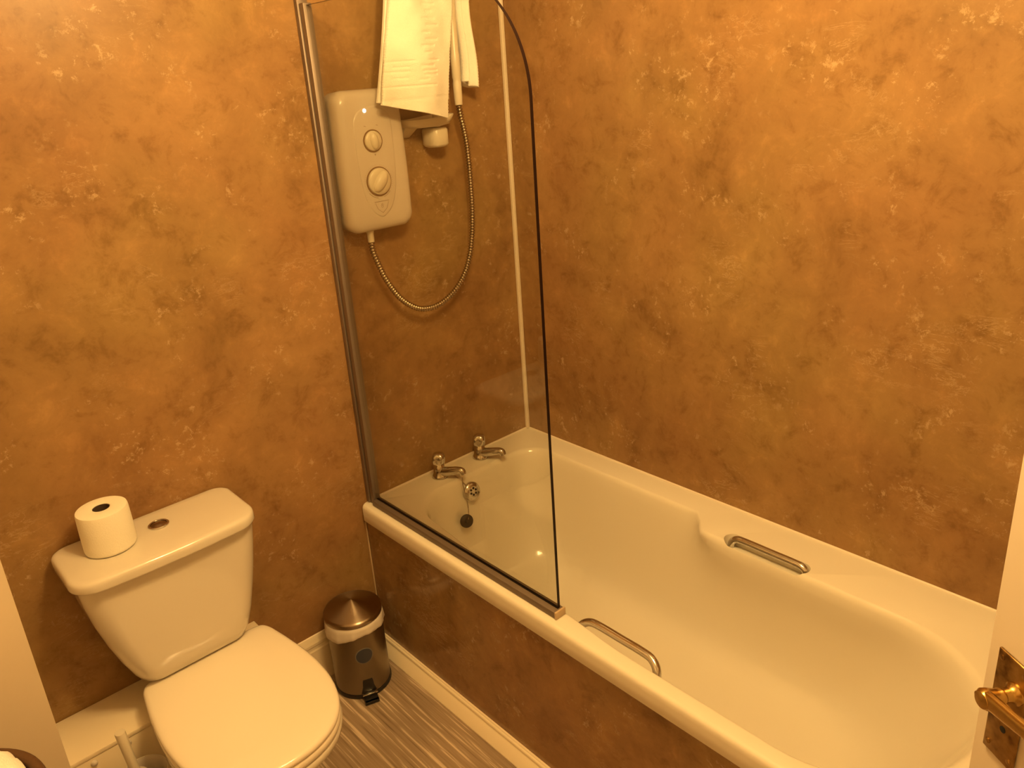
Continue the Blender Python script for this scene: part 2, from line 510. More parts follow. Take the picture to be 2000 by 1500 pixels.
add_loft(bm, out[::-1] + loops)
bmesh.ops.recalc_face_normals(bm, faces=bm.faces[:])
tub = obj('tub', bm, M_ACRYL, bath, angle=50)
# oval grip recess in the wall-side flange: cut with a stadium
bm = bmesh.new()
st = []
for k in range(25):
    a = PI * k / 24; st.append((-0.133 + .0245 * math.cos(a), -0.918 + .0245 * math.sin(a)))
for k in range(25):
    a = PI + PI * k / 24; st.append((-0.133 + .0245 * math.cos(a), -1.103 + .0245 * math.sin(a)))
add_loft(bm, [[(x, y, RZ - .034) for x, y in st], [(x, y, RZ + .03) for x, y in st]])
cut = obj('cutter', bm, M_ACRYL)
md = tub.modifiers.new('cut', 'BOOLEAN'); md.operation = 'DIFFERENCE'; md.object = cut; md.solver = 'EXACT'
bpy.context.view_layer.update()
me = bpy.data.meshes.new_from_object(tub.evaluated_get(bpy.context.evaluated_depsgraph_get()))
tub.modifiers.clear()
if len(me.polygons) > 500:
    tub.data = me
    for p in me.polygons: p.use_smooth = True
    me.set_sharp_from_angle(angle=math.radians(50))
bpy.data.objects.remove(cut, do_unlink=True)
me.name = 'tub'

bm = bmesh.new(); add_box(bm, -0.690, -0.676, -1.695, -0.0065, FZ, 0.474)
obj('side_panel', bm, M_BATHPANEL, bath, smooth=False, label='marble-effect panel closing the side of the bath')
# skirting at the foot of the panel
bm = bmesh.new()
prof = [(0, FZ), (.034, FZ), (.034, .021), (.031, .026), (.018, .043), (.0135, .047), (.0115, .049), (.0105, .052), (.0110, .0555), (.0095, .0585), (.0055, .0600), (.0045, .0625), (0, .0635)]
strip(bm, prof, (-0.6905, -0.0005, 0), (-0.6905, -1.695, 0), (-1, 0)); struct('baseboard_right', bm, M_GLOSS, True, 25)

def grip(pts, label):
    bm = bmesh.new()
    add_tube(bm, catmull(pts, 8), 0.0095, 18)
    return obj('grip_rail', bm, M_CHROME, bath, label=label)
z0 = RZ - .012
grip([(-.122, -.904, RZ - .033), (-.121, -.907, z0 - .006), (-.119, -.918, z0 + .004), (-.118, -.94, z0 + .007), (-.118, -1.01, z0 + .007), (-.118, -1.082, z0 + .007), (-.119, -1.104, z0 + .004), (-.121, -1.115, z0 - .006), (-.122, -1.118, RZ - .033)],
     'chrome grip rail set in an oval recess by the wall')
grip([(-.664, -.834, .445), (-.652, -.834, .483), (-.638, -.840, .513), (-.629, -.860, .527), (-.627, -.890, .530), (-.627, -.95, .530), (-.627, -1.005, .530), (-.629, -1.035, .527), (-.638, -1.055, .513), (-.652, -1.061, .483), (-.664, -1.061, .445)],
     'chrome grip rail arching over the near edge of the bath')

# overflow cover on the tap-end slope
ov = Vector((-0.372, -0.127, 0.480))
on = Vector((0, -0.96, 0.26)).normalized()
def oriented(center, nrm):
    q = Vector((0, 0, 1)).rotation_difference(nrm)
    return Matrix.Translation(center) @ q.to_matrix().to_4x4()
bm = bmesh.new()
add_lathe(bm, [(.001, -.006), (.031, -.006), (.031, .000), (.029, .004), (.022, .008), (.017, .0095), (.0165, .008), (.001, .0082)], 0, 0, 0, 40)
xform(bm, oriented(ov, on))
ofl = obj('overflow_cover', bm, M_CHROME, bath, label='round chrome overflow rose with six holes')
for k in range(6):
    a = 2 * PI * k / 6 + .3
    bm = bmesh.new(); add_lathe(bm, [(.0036, .0079), (.0036, .0092), (.001, .0093)], .0105 * math.cos(a), .0105 * math.sin(a), 0, 12)
    xform(bm, oriented(ov, on)); h = obj('hole', bm, M_HOLE, bath)
    # sub-part of the overflow cover
    h.parent = ofl
# waste in the bottom
bm = bmesh.new(); add_lathe(bm, [(.001, -.004), (.032, -.004), (.033, .001), (.028, .0025), (.021, -.001), (.001, -.002)], -0.355, -0.40, RZ - .3785, 32)
obj('waste', bm, M_CHROME, bath)

def tap(x, y, label):
    z = RZ + .0005
    bm = bmesh.new()
    add_lathe(bm, [(.001, 0), (.0265, 0), (.0265, .005), (.0235, .010), (.0205, .016), (.0185, .030), (.0175, .036), (.014, .041), (.012, .046), (.001, .046)], x, y, z, 32)
    pts = catmull([(x, y + .004, z + .018), (x + .006, y - .018, z + .021), (x + .016, y - .042, z + .027), (x + .026, y - .062, z + .032), (x + .031, y - .073, z + .031), (x + .033, y - .077, z + .022)], 6)
    n = len(pts)
    add_tube(bm, pts, [lerp(.0165, .0118, min(1, i / n * 1.6)) for i in range(n)], 18)
    t = obj('tap', bm, M_CHROME, bath, label=label)
    bm = bmesh.new()
    loops_ = []
    for h, rr, fl in ((.044, .012, 0), (.047, .0185, .0), (.052, .0205, .10), (.062, .0210, .16), (.072, .0200, .14), (.079, .0165, .08), (.083, .010, .02), (.0845, .001, 0)):
        loops_.append([(x + rr * (1 + fl * math.cos(4 * a)) * math.cos(a), y + rr * (1 + fl * math.cos(4 * a)) * math.sin(a), z + h) for a in [2 * PI * k / 40 for k in range(40)]])
    add_loft(bm, loops_)
    obj('tap_handle', bm, M_CHROME, bath).parent = t
    return t
tap(-0.432, -0.048, 'chrome pillar tap nearer the glass screen, plug chain hanging below it')
tap(-0.262, -0.046, 'chrome pillar tap nearer the corner')

# ---------------------------------------------------------------- plug and chain
pc = Vector((-0.420, -0.146, 0.402))
plug = thing('bath_plug', 'black rubber plug hanging on a ball chain inside the bath', 'plug', tuple(pc))
bm = bmesh.new()
add_lathe(bm, [(.001, -.007), (.0175, -.007), (.0195, -.001), (.0215, .001), (.0215, .005), (.019, .007), (.006, .008), (.005, .012), (.001, .012)], 0, 0, 0, 32)
xform(bm, oriented(pc, Vector((-.25, -0.93, .28)).normalized()))
obj('stopper', bm, M_RUBBER, plug)
def chain(pts, name='chain'):
    bm = bmesh.new()
    P = catmull(pts, 30)
    acc = 0; last = P[0]; k = 0
    for p in P:
        acc += (p - last).length; last = p
        if acc >= .0036 or k == 0:
            acc = 0; k += 1
            bmesh.ops.create_uvsphere(bm, u_segments=8, v_segments=6, radius=.0021, matrix=Matrix.Translation(p))
    add_tube(bm, P[::3], .0006, 6)
    return obj(name, bm, M_HOSE, plug)
chain([(-.412, -.137, RZ + .018), (-.403, -.125, RZ - .02), (-.399, -.133, RZ - .07), (-.405, -.142, RZ - .105), (-.4185, -.155, .4105)])
chain([(-.412, -.075, RZ + .012), (-.400, -.100, RZ - .002), (-.385, -.121, RZ - .030), (-.372, -.134, RZ - .062), (-.362, -.139, RZ - .066), (-.350, -.139, RZ - .055)])

# ---------------------------------------------------------------- glass bath screen
GX = -0.660
scr = thing('shower_screen', 'fixed clear glass bath screen with a curved top corner standing on the bath edge', 'shower screen', (GX, -0.4, RZ))
GT = 1.903; GE = -0.792; GB = RZ + .018; GR = 0.235
outl = [(-0.036, GB), (-0.036, GT)]
for k in range(33):
    a = PI / 2 + PI / 2 * k / 32
    outl.append((GE + GR + GR * math.cos(a), GT - GR + GR * math.sin(a)))
outl.append((GE, GB))
bm = bmesh.new()
A_ = [bm.verts.new((GX - .004, y, z)) for y, z in outl]
B_ = [bm.verts.new((GX + .004, y, z)) for y, z in outl]
bm.faces.new(A_); bm.faces.new(B_[::-1])
n = len(outl)
for i in range(n):
    f = bm.faces.new((A_[i], A_[(i + 1) % n], B_[(i + 1) % n], B_[i])); f.material_index = 1
obj('glass_panel', bm, [M_GLASS, M_GEDGE], scr, smooth=False)
bm = bmesh.new()
add_box(bm, GX - .0165, GX + .0125, -0.0155, -0.0005, RZ + .002, 2.02, .0015, 2)
obj('wall_channel', bm, M_ALU, scr, angle=30)
bm = bmesh.new()
add_box(bm, GX - .0105, GX + .0095, -0.0175, -0.0155, RZ + .002, 1.905)
obj('channel_gap', bm, M_ALUDK, scr, smooth=False, label='dark groove between the two profiles')
bm = bmesh.new()
add_box(bm, GX - .0125, GX + .0105, -0.0370, -0.0175, RZ + .002, 1.908, .0015, 2)
obj('hinge_profile', bm, M_ALU, scr, angle=30)
bm = bmesh.new()
add_box(bm, GX - .019, GX + .011, GE - .006, -0.0375, RZ + .0008, RZ + .018, .002, 2)
obj('bottom_rail', bm, M_RAIL, scr, angle=30)
bm = bmesh.new()
add_box(bm, GX - .0205, GX + .012, GE - .010, GE - .0045, RZ + .0006, RZ + .020, .0015, 2)
obj('end_cap', bm, M_TRIM, scr, angle=30)

# ---------------------------------------------------------------- electric shower
SX0, SX1, SZ0, SZ1, SD = -0.642, -0.440, 1.340, 1.703, 0.078
sh = thing('electric_shower', 'white electric shower unit with two dials fixed to the wall behind the glass', 'electric shower', (-0.54, 0, 1.52))
def casing_loop(y, ins, rad):
    L = []
    for x, z in rrect(SX0 + ins, SX1 - ins, SZ0 + ins, SZ1 - ins, rad, 12, 16):
        t = (z - SZ0) / (SZ1 - SZ0)
        # gently bowed sides, narrowing towards the top right
        x += 0.003 * math.sin(PI * t) * (1 if x > (SX0 + SX1) / 2 else -1)
        if x > (SX0 + SX1) / 2: x -= 0.008 * t * t
        L.append((x, y, z))
    return L
bm = bmesh.new()
add_loft(bm, [casing_loop(-.0005, .004, .03), casing_loop(-.03, .002, .03), casing_loop(-.052, .000, .032), casing_loop(-.062, .002, .032), casing_loop(-.070, .006, .032),
              casing_loop(-.0755, .013, .030), casing_loop(-SD, .024, .026), casing_loop(-SD - .0008, .045, .02)])
obj('casing', bm, M_PLAST, sh, angle=60)
FY = -SD - .0008
# raised control panel with a pointed lower end
pp_ = []
cxp = -0.546
for k in range(13):
    a = PI * k / 12
    pp_.append((cxp + .058 * math.cos(a), 1.618 + .045 * math.sin(a)))
pp_ += [(cxp - .0585, 1.56), (cxp - .056, 1.49), (cxp - .049, 1.44), (cxp - .036, 1.405), (cxp - .018, 1.384), (cxp, 1.376), (cxp + .018, 1.384), (cxp + .036, 1.405), (cxp + .049, 1.44), (cxp + .056, 1.49), (cxp + .0585, 1.56)]
P_ = catmull([(x, 0, z) for x, z in pp_], 3, True)
cz_ = 1.52
def sc(L, k, y): return [(cxp + (p.x - cxp) * k, y, cz_ + (p.z - cz_) * k) for p in L]
bm = bmesh.new(); add_loft(bm, [sc(P_, 1.0, FY + .001), sc(P_, .985, FY - .0012), sc(P_, .95, FY - .0020), sc(P_, .5, FY - .0022)])
obj('control_panel', bm, M_PLAST, sh, angle=60)
PY = FY - .0021
def dial(x, z, r, ang, h):
    bm = bmesh.new()
    add_lathe(bm, [(r + .0002, .0006), (r + .0034, .0006), (r + .0034, -.0022), (r + .0002, -.0022)], x, PY, z, 48, 'y', caps=False)
    rg = obj('dial_ring', bm, M_RING, sh, label='dark ring round the dial')
    bm = bmesh.new()
    add_lathe(bm, [(r, 0), (r, -h * .22), (r * .93, -h * .38), (r * .62, -h * .45), (.0005, -h * .47)], x, PY, z, 40, 'y')
    # grip ridge across the dial
    loops_ = []
    for t in [i / 12 for i in range(13)]:
        u = -r * .93 + 2 * r * .93 * t
        hh = h * (.45 + .55 * math.sin(PI * min(1, max(0, t))) ** .5) if 0 < t < 1 else h * .3
        wv = r * .36 * (math.sin(PI * t) ** .4 if 0 < t < 1 else .15)
        L = []
        for q in range(9):
            s = -1 + 2 * q / 8
            L.append((u, -hh * (1 - s * s * .45) if abs(s) < 1 else -h * .2, wv * s * 1.5))
        L.append((u, -.001, wv * 1.5)); L.append((u, -.001, -wv * 1.5))
        loops_.append(L)
    st_ = len(bm.verts)
    add_loft(bm, loops_)
    xform(bm, Matrix.Translation((x, PY, z)) @ Matrix.Rotation(ang, 4, 'Y'), st_)
    k = obj('control_knob', bm, M_PLAST2, sh, angle=50)
dial(-0.552, 1.575, .0255, math.radians(80), .018)
dial(-0.548, 1.471, .0350, math.radians(-50), .022)
# tick marks and symbols printed round the dials
bm = None
def mark(x, z, wd, ht, ang=0.0):
    s_ = len(bm.verts)
    add_box(bm, -wd / 2, wd / 2, PY - .0003, PY + .0002, -ht / 2, ht / 2)
    xform(bm, Matrix.Translation((x, 0, z)) @ Matrix.Rotation(ang, 4, 'Y'), s_)
bm = bmesh.new()
for k in range(34):
    a = math.radians(-30 + 240 * k / 33)
    mark(-0.548 + .0425 * math.cos(a), 1.471 + .0425 * math.sin(a), .0022, .0007, -a)
obj('dial_scale', bm, M_PRINT, sh, smooth=False)
for x, z in ((-.5705, 1.613), (-.534, 1.613)):
    bm = bmesh.new(); mark(x, z, .006, .0013, .3); obj('dial_symbol', bm, M_PRINT, sh, smooth=False)
bm = bmesh.new(); mark(-.549, 1.5405, .004, .0022); mark(-.549, 1.5388, .002, .0022); obj('dial_pointer', bm, M_PRINT, sh, smooth=False)
bm = bmesh.new()
for k in range(6):
    a = math.radians(222 + 7 * k); mark(-.548 + .0430 * math.cos(a), 1.471 + .0430 * math.sin(a), .0014, .005, -a)
obj('arrow_mark', bm, M_PRINT, sh, smooth=False)
bm = bmesh.new()
for k in range(5):
    a = math.radians(288 + 7 * k); mark(-.548 + .0430 * math.cos(a), 1.471 + .0430 * math.sin(a), .0009, .005, -a)
obj('arrow_mark', bm, M_PRINT, sh, smooth=False)
# shield-shaped badge with a small 8-like symbol
bm = bmesh.new()
mark(-.546, 1.4185, .046, .0012)
for (x0, z0_), (x1, z1_) in (((-.567, 1.4155), (-.560, 1.399)), ((-.560, 1.399), (-.546, 1.388)), ((-.546, 1.388), (-.532, 1.399)), ((-.532, 1.399), (-.525, 1.4155))):
    mark((x0 + x1) / 2, (z0_ + z1_) / 2, math.hypot(x1 - x0, z1_ - z0_), .0010, -math.atan2(z1_ - z0_, x1 - x0))
for zc, rr in ((1.4100, .0022), (1.4050, .0028)):
    for k in range(10):
        a = 2 * PI * k / 10
        mark(-.546 + rr * math.cos(a), zc + rr * math.sin(a), .0009, .0016, -a)
obj('badge', bm, M_PRINT, sh, smooth=False)
bm = bmesh.new(); add_lathe(bm, [(.0052, 0.001), (.0052, -.0016), (.0035, -.003), (.0005, -.0034)], -0.566, PY + .001, 1.651, 20, 'y')
obj('indicator_light', bm, M_LED, sh, label='small lit white indicator light')
bm = bmesh.new()
add_lathe(bm, [(.001, .012), (.0105, .012), (.0105, -.004), (.0090, -.008), (.0090, -.030), (.001, -.030)], -0.573, -0.046, 1.340, 24)
obj('hose_connector', bm, M_PLAST2, sh)

# ---------------------------------------------------------------- riser rail with dish
rail = thing('shower_rail', 'white shower riser rail with soap dish at its foot, mostly behind the towel', 'shower rail', (-0.330, 0, 1.56))
bm = bmesh.new(); add_tube(bm, [(-.316, -.050, 1.555), (-.316, -.044, 1.8), (-.316, -.040, 2.00)], .0095, 20); obj('pole', bm, M_PLAST2, rail)
def bracket(z0_, z1_, q=1.0):
    bm = bmesh.new()
    L = []
    for h, k in ((z0_, .62), (z0_ + .003, .86), (z0_ + .009, 1.0), (z1_ - .008, 1.0), (z1_ - .002, .9), (z1_, .6)):
        L.append([(-.316 + .0300 * k * c, (-.038 + .037 * k * s) * q, h) for c, s in
                  [(math.copysign(abs(math.cos(a)) ** .7, math.cos(a)), math.copysign(abs(math.sin(a)) ** .7, math.sin(a))) for a in [2 * PI * i / 36 for i in range(36)]]])
    add_loft(bm, L); return bm
obj('lower_bracket', bracket(1.533, 1.588), M_PLAST2, rail, angle=60)
obj('upper_bracket', bracket(1.990, 2.03, .72), M_PLAST2, rail, angle=60)
# shallow dish reaching left from the rail
bm = bmesh.new()
dish = catmull([(-.428, -.012, 0), (-.434, -.045, 0), (-.41, -.075, 0), (-.37, -.088, 0), (-.32, -.098, 0), (-.288, -.092, 0), (-.272, -.066, 0), (-.278, -.030, 0), (-.30, -.010, 0), (-.36, -.006, 0)], 6, True)
dc = Vector((-.35, -.05, 0))
def dl(k, z):
    L = []
    for p in dish:
        q = dc + (p - dc) * k
        L.append((q.x, q.y, z + .008 * smooth01((q.x + .40) / .12) * (1 if z > 1.60 else .2)))
    return L
add_loft(bm, [dl(.55, 1.5905), dl(.80, 1.594), dl(.95, 1.603), dl(1.0, 1.612), dl(.985, 1.614), dl(.94, 1.611), dl(.75, 1.6015), dl(.4, 1.600)])
obj('soap_dish', bm, M_PLAST2, rail, angle=60)
# wall bracket wedge under the left end of the dish
bm = bmesh.new()
add_loft(bm, [[(-.425, -.0006, 1.600), (-.365, -.0006, 1.600), (-.375, -.055, 1.600), (-.42, -.05, 1.600)],
              [(-.415, -.0006, 1.565), (-.38, -.0006, 1.565), (-.385, -.012, 1.568), (-.41, -.012, 1.568)]])
obj('dish_support', bm, M_PLAST2, rail, angle=60)
bm = bmesh.new(); add_box(bm, -.336, -.2575, -.066, -.026, 1.940, 1.970, .010, 4); obj('slider', bm, M_PLAST2, rail, angle=60)

# ---------------------------------------------------------------- handset and hose
hs = thing('shower_handset', 'white shower handset with its stem showing between the folds of the hanging towel', 'shower head', (-0.245, -0.075, 1.64))
bm = bmesh.new()
add_tube(bm, [(-.2500, -.074, 1.642), (-.2500, -.074, 1.66), (-.2500, -.074, 1.700), (-.2500, -.074, 1.704), (-.2500, -.074, 1.710), (-.2500, -.074, 1.714), (-.2500, -.074, 1.775), (-.2500, -.074, 1.779), (-.2500, -.075, 1.90), (-.2490, -.080, 2.00), (-.2470, -.10, 2.05), (-.246, -.125, 2.075)],
         [.0108, .0118, .0122, .0112, .0112, .0125, .0130, .0118, .0125, .0130, .0135, .016], 24)
obj('stem', bm, M_PLAST2, hs)
bm = bmesh.new()
add_lathe(bm, [(.001, .026), (.020, .024), (.036, .014), (.042, .003), (.042, -.004), (.038, -.007), (.001, -.008)], 0, 0, 0, 36)
xform(bm, oriented(Vector((-.247, -.150, 2.075)), Vector((0, .55, .83)).normalized()))
obj('spray_head', bm, M_PLAST2, hs)
bm = bmesh.new()
hp = catmull([(-.573, -.046, 1.309), (-.572, -.046, 1.285), (-.562, -.047, 1.250), (-.543, -.048, 1.200), (-.509, -.049, 1.142), (-.468, -.050, 1.103), (-.423, -.050, 1.083),
              (-.366, -.050, 1.084), (-.306, -.050, 1.112), (-.259, -.050, 1.162), (-.230, -.051, 1.234), (-.217, -.053, 1.324), (-.216, -.056, 1.430), (-.224, -.063, 1.533), (-.2455, -.072, 1.615), (-.2500, -.074, 1.642)], 40)
# resample evenly: every coil is a ring
lens = [0]
for a, b_ in zip(hp, hp[1:]): lens.append(lens[-1] + (b_ - a).length)
tot = lens[-1]; pitch = 0.0082; steps = int(tot / pitch) * 6
res = []; j = 0
for i in range(steps + 1):
    s = tot * i / steps
    while j < len(lens) - 2 and lens[j + 1] < s: j += 1
    t = (s - lens[j]) / max(1e-9, lens[j + 1] - lens[j]); res.append(hp[j].lerp(hp[j + 1], t))
add_tube(bm, res, [(.0056 + .0034 * (0.5 - 0.5 * math.cos(2 * PI * i / 6)) ** .6) for i in range(len(res))], 10)
tag(obj('shower_hose', bm, M_HOSE, angle=80), 'ribbed chrome shower hose looping from the shower unit up to the handset', 'hose')

# ---------------------------------------------------------------- towel over the handset
tw = thing('towel', 'white terry towel with a raised key border draped over the shower head', 'towel', (-0.36, -0.12, 1.64))
def relief(u, z):
    """raised border: grooves in mm at u across (0 left .. 1 right), z height"""
    g = 0.0
    def line(zc, u0, u1, hw=.0020, slope=0.0):
        d = abs(z - (zc + slope * (u - .5)))
        if d < hw * 2 and u0 < u < u1: return smooth01(1 - d / (hw * 2))
        return 0.0
    for zc in (1.672, 1.6685): g = max(g, .5 * line(zc, 0, 1, .0014))
    g = max(g, line(1.702, .0, .72), line(1.737, .0, .32), line(1.737, .48, .74), line(1.762, .0, .36), line(1.762, .55, .78))
    for i, zc in enumerate((1.716, 1.727, 1.749, 1.781, 1.797, 1.812, 1.829, 1.846, 1.862, 1.880, 1.897, 1.914, 1.93, 1.948)):
        u0 = .50 if i % 2 else .44
        g = max(g, line(zc, u0, u0 + (.24 if i % 3 else .14), .0026))
    for zc in (1.722, 1.748): g = max(g, line(zc, .10, .30, .002))
    return g
def towel_front():
    bm = bmesh.new()
    NU, NV = 64, 190
    front, back = [], []
    for j in range(NV + 1):
        t = j / NV                        # 0 bottom .. 1 over the top
        z = 1.640 + .40 * t
        xl = lerp(-.5465, -.452, min(1, t * 1.05))
        xr = lerp(-.3290, -.268, min(1, t * 1.15))
        zd = -.043 * (1 - t) ** 3
        rowf, rowb = [], []
        for i in range(NU + 1):
            u = i / NU
            x = lerp(xl, xr, u)
            zz = z + (zd + .030) * (u - .35) * (1 - t) * 1.0 if False else z + (.022 - .050 * u) * (1 - t) ** 2
            y = -.128 - .018 * math.sin(PI * u) * (1 - .3 * t) + .006 * math.sin(7 * u + 5 * t) - .010 * (1 - t) * (1 - u)
            y += .028 * t ** 3
            y += .003 * noise.noise(Vector((u * 5, t * 9, 2.0)))
            r = relief(u, zz) * .0022
            edge = .0018 if (u < .012 or u > .988) else 0
            rowf.append(bm.verts.new((x + (.0012 * math.sin(z * 900) if i in (0, NU) else 0), y + r + edge, zz)))
            rowb.append(bm.verts.new((x, y + .011 - edge, zz)))
        front.append(rowf); back.append(rowb)
    for j in range(NV):
        for i in range(NU):
            bm.faces.new((front[j][i], front[j][i + 1], front[j + 1][i + 1], front[j + 1][i]))
            bm.faces.new((back[j][i + 1], back[j][i], back[j + 1][i], back[j + 1][i + 1]))
        bm.faces.new((front[j][0], front[j + 1][0], back[j + 1][0], back[j][0]))
        bm.faces.new((front[j][NU], back[j][NU], back[j + 1][NU], front[j + 1][NU]))
    for i in range(NU):
        bm.faces.new((front[0][i], back[0][i], back[0][i + 1], front[0][i + 1]))
    for i in range(NU):
        bm.faces.new((front[NV][i], front[NV][i + 1], back[NV][i + 1], back[NV][i]))
    # second, inner layer of the folded towel, a little shorter
    for layer, (dy, dz, dx) in enumerate(((.016, .006, .004),)):
        pts0 = []
        rows = []
        for j in range(41):
            t = j / 40; z = 1.640 + dz + .40 * t
            row = []
            for i in range(17):
                u = i / 16
                xl = lerp(-.5465, -.452, t) + dx; xr = lerp(-.3290, -.268, t) - dx * .2
                y = -.128 - .018 * math.sin(PI * u) + .028 * t ** 3 + dy
                row.append((lerp(xl, xr, u), y, z + (.022 - .050 * u) * (1 - t) ** 2))
            rows.append(row)
        g = [[bm.verts.new(p) for p in r] for r in rows]
        h = [[bm.verts.new((p[0], p[1] + .008, p[2])) for p in r] for r in rows]
        for j in range(40):
            for i in range(16):
                bm.faces.new((g[j][i], g[j][i + 1], g[j + 1][i + 1], g[j + 1][i]))
                bm.faces.new((h[j][i + 1], h[j][i], h[j + 1][i], h[j + 1][i + 1]))
            bm.faces.new((g[j][0], g[j + 1][0], h[j + 1][0], h[j][0]))
            bm.faces.new((g[j][16], h[j][16], h[j + 1][16], g[j + 1][16]))
        for i in range(16):
            bm.faces.new((g[0][i], h[0][i], h[0][i + 1], g[0][i + 1]))
            bm.faces.new((g[40][i], g[40][i + 1], h[40][i + 1], h[40][i]))
    return bm
def towel_tail():
    """the other end, gathered in folds on the corner side of the handset, joined over the top"""
    bm = bmesh.new()
    rows = []
    NV = 90
    sec = [(0.0, 0.0), (.010, -.016), (.018, -.002), (.024, .004), (.034, -.018), (.044, -.016), (.052, .002), (.054, .020), (.044, .034), (.026, .036), (.008, .024)]
    for j in range(NV + 1):
        t = j / NV; z = 1.690 + .35 * t
        k = lerp(1.0, .72, t)
        sway = .004 * math.sin(9 * t)
        S_ = catmull([(p[0], p[1], 0) for p in sec], 5, True)
        row = []
        for p in S_:
            lw = -.006 * smooth01((p.x - .02) / .03) + .012 * (p.x < .02)
            row.append((-.2265 + p.x * k + sway + .001 * math.sin(z * 800), -.072 + p.y * k, z + lw * (1 - t)))
        rows.append(row)
    add_loft(bm, rows)
    # the saddle over the top of the shower head
    P = catmull([(-.37, -.105, 2.035), (-.35, -.11, 2.085), (-.30, -.115, 2.122), (-.25, -.115, 2.126), (-.215, -.10, 2.09), (-.205, -.085, 2.03)], 6)
    fr = frames(P)
    L = []
    for q, (p, tt, a, b_) in enumerate(fr):
        wq = lerp(.085, .03, q / (len(fr) - 1))
        L.append([p + Vector((0, wq * math.cos(x), 0)) + Vector((0, 0, .010 * math.sin(x))) if abs(tt.x) > .5 else p + Vector((.010 * math.sin(x), wq * math.cos(x), 0)) for x in [2 * PI * k / 20 for k in range(20)]])
    add_loft(bm, L)
    return bm
fm = towel_front(); tm = bpy.data.meshes.new('tmp')
tb = towel_tail(); tb.to_mesh(tm); tb.free(); fm.from_mesh(tm); bpy.data.meshes.remove(tm)
obj('cloth', fm, M_TOWEL, tw, angle=70)
bm = bmesh.new()
g = []
for j in range(7):
    t = j / 6
    g.append([(-.3175 + u, -.100 + .002 * math.sin(3 * t) - u * .2, 1.662 + .036 * t) for u in (0, .004, .008, .012)])
add_loft(bm, [[(x, y - .0006, z) for x, y, z in r] + [(x, y + .0006, z) for x, y, z in r[::-1]] for r in g])
obj('care_tag', bm, M_TAG, tw)

# ---------------------------------------------------------------- toilet
TX, TY = -1.256, 0.0
wc = thing('toilet', 'white close-coupled toilet with its lid down beside the bath', 'toilet', (-1.265, -0.35, 0))
side = [(-.126, 0), (-.126, .06), (-.127, .118), (-.133, .146), (-.152, .160), (-.190, .168), (-.24, .1755), (-.31, .183), (-.37, .1845), (-.43, .180), (-.48, .169), (-.525, .150), (-.56, .122), (-.583, .088), (-.597, .045), (-.601, 0)]
ring = [(TX + hw, y) for y, hw in side] + [(TX - hw, y) for y, hw in side[::-1][1:-1]]
RING = catmull([(x, y, 0) for x, y in ring], 5, True)
CC = Vector((TX, -.36, 0))
def lring(k, z, dy=0.0, dome=0.0, kb=None):
    L = []
    for p in RING:
        q = CC + (p - CC) * k
        L.append((q.x, q.y + dy, z))
    return L
def offs(d, z):
    """ring pulled in by a constant distance d"""
    n = len(RING); L = []
    for i, p in enumerate(RING):
        a = RING[(i - 1) % n]; b_ = RING[(i + 1) % n]
        t = (b_ - a).normalized(); nn = Vector((t.y, -t.x, 0))
        if nn.dot(CC - p) < 0: nn = -nn
        q = p + nn * d
        L.append((q.x, q.y, z))
    return L
# lid, slightly domed with a rolled edge
LT = .4115
bm = bmesh.new()
add_loft(bm, [offs(.006, LT - .016), offs(.0015, LT - .0155), offs(.0, LT - .011), offs(.001, LT - .006), offs(.005, LT - .0022), offs(.011, LT - .0005),
              lring(.90, LT + .0007), lring(.75, LT + .0022), lring(.55, LT + .0034), lring(.3, LT + .0042), lring(.08, LT + .0045)])
obj('seat_lid', bm, M_SEAT, wc, angle=50)
bm = bmesh.new()
add_loft(bm, [offs(.004, LT - .038), offs(.001, LT - .036), offs(.0, LT - .030), offs(.001, LT - .022), offs(.006, LT - .0175), offs(.05, LT - .0175)])
obj('seat', bm, M_SEAT, wc, angle=50)
for s in (-1, 1):
    bm = bmesh.new(); add_tube(bm, [(TX + s * .075 - .02, -.128, LT - .016), (TX + s * .075 + .02, -.128, LT - .016)], .009, 16)
    obj('hinge', bm, M_SEAT, wc)
# pan: rim, bowl, foot
def pan(z, wx, yb, yf, p=2.3):
    L = []
    cy = (yb + yf) / 2; hy = (yb - yf) / 2
    for k in range(64):
        a = 2 * PI * k / 64
        c, s_ = math.cos(a), math.sin(a)
        L.append((TX + wx * math.copysign(abs(c) ** (2 / p), c), cy + hy * math.copysign(abs(s_) ** (2 / p), s_), z))
    return L
bm = bmesh.new()
add_loft(bm, [pan(FZ, .105, -.172, -.50), pan(.035, .108, -.172, -.505), pan(.05, .100, -.172, -.495), pan(.12, .095, -.172, -.48), pan(.19, .110, -.172, -.49),
              pan(.26, .140, -.170, -.53), pan(.31, .163, -.170, -.565), pan(.335, .176, -.168, -.585), pan(.352, .183, -.168, -.600), pan(.364, .1835, -.168, -.602), pan(.3705, .180, -.168, -.598), pan(.3715, .165, -.17, -.58)])
add_loft(bm, [[(x, y, z) for x, y in rrect(TX - .100, TX + .060, -.112, -.012, .03, 6, 4)] for z in (LZ + .001, .404)])
obj('pan', bm, M_CERAM, wc, angle=60)
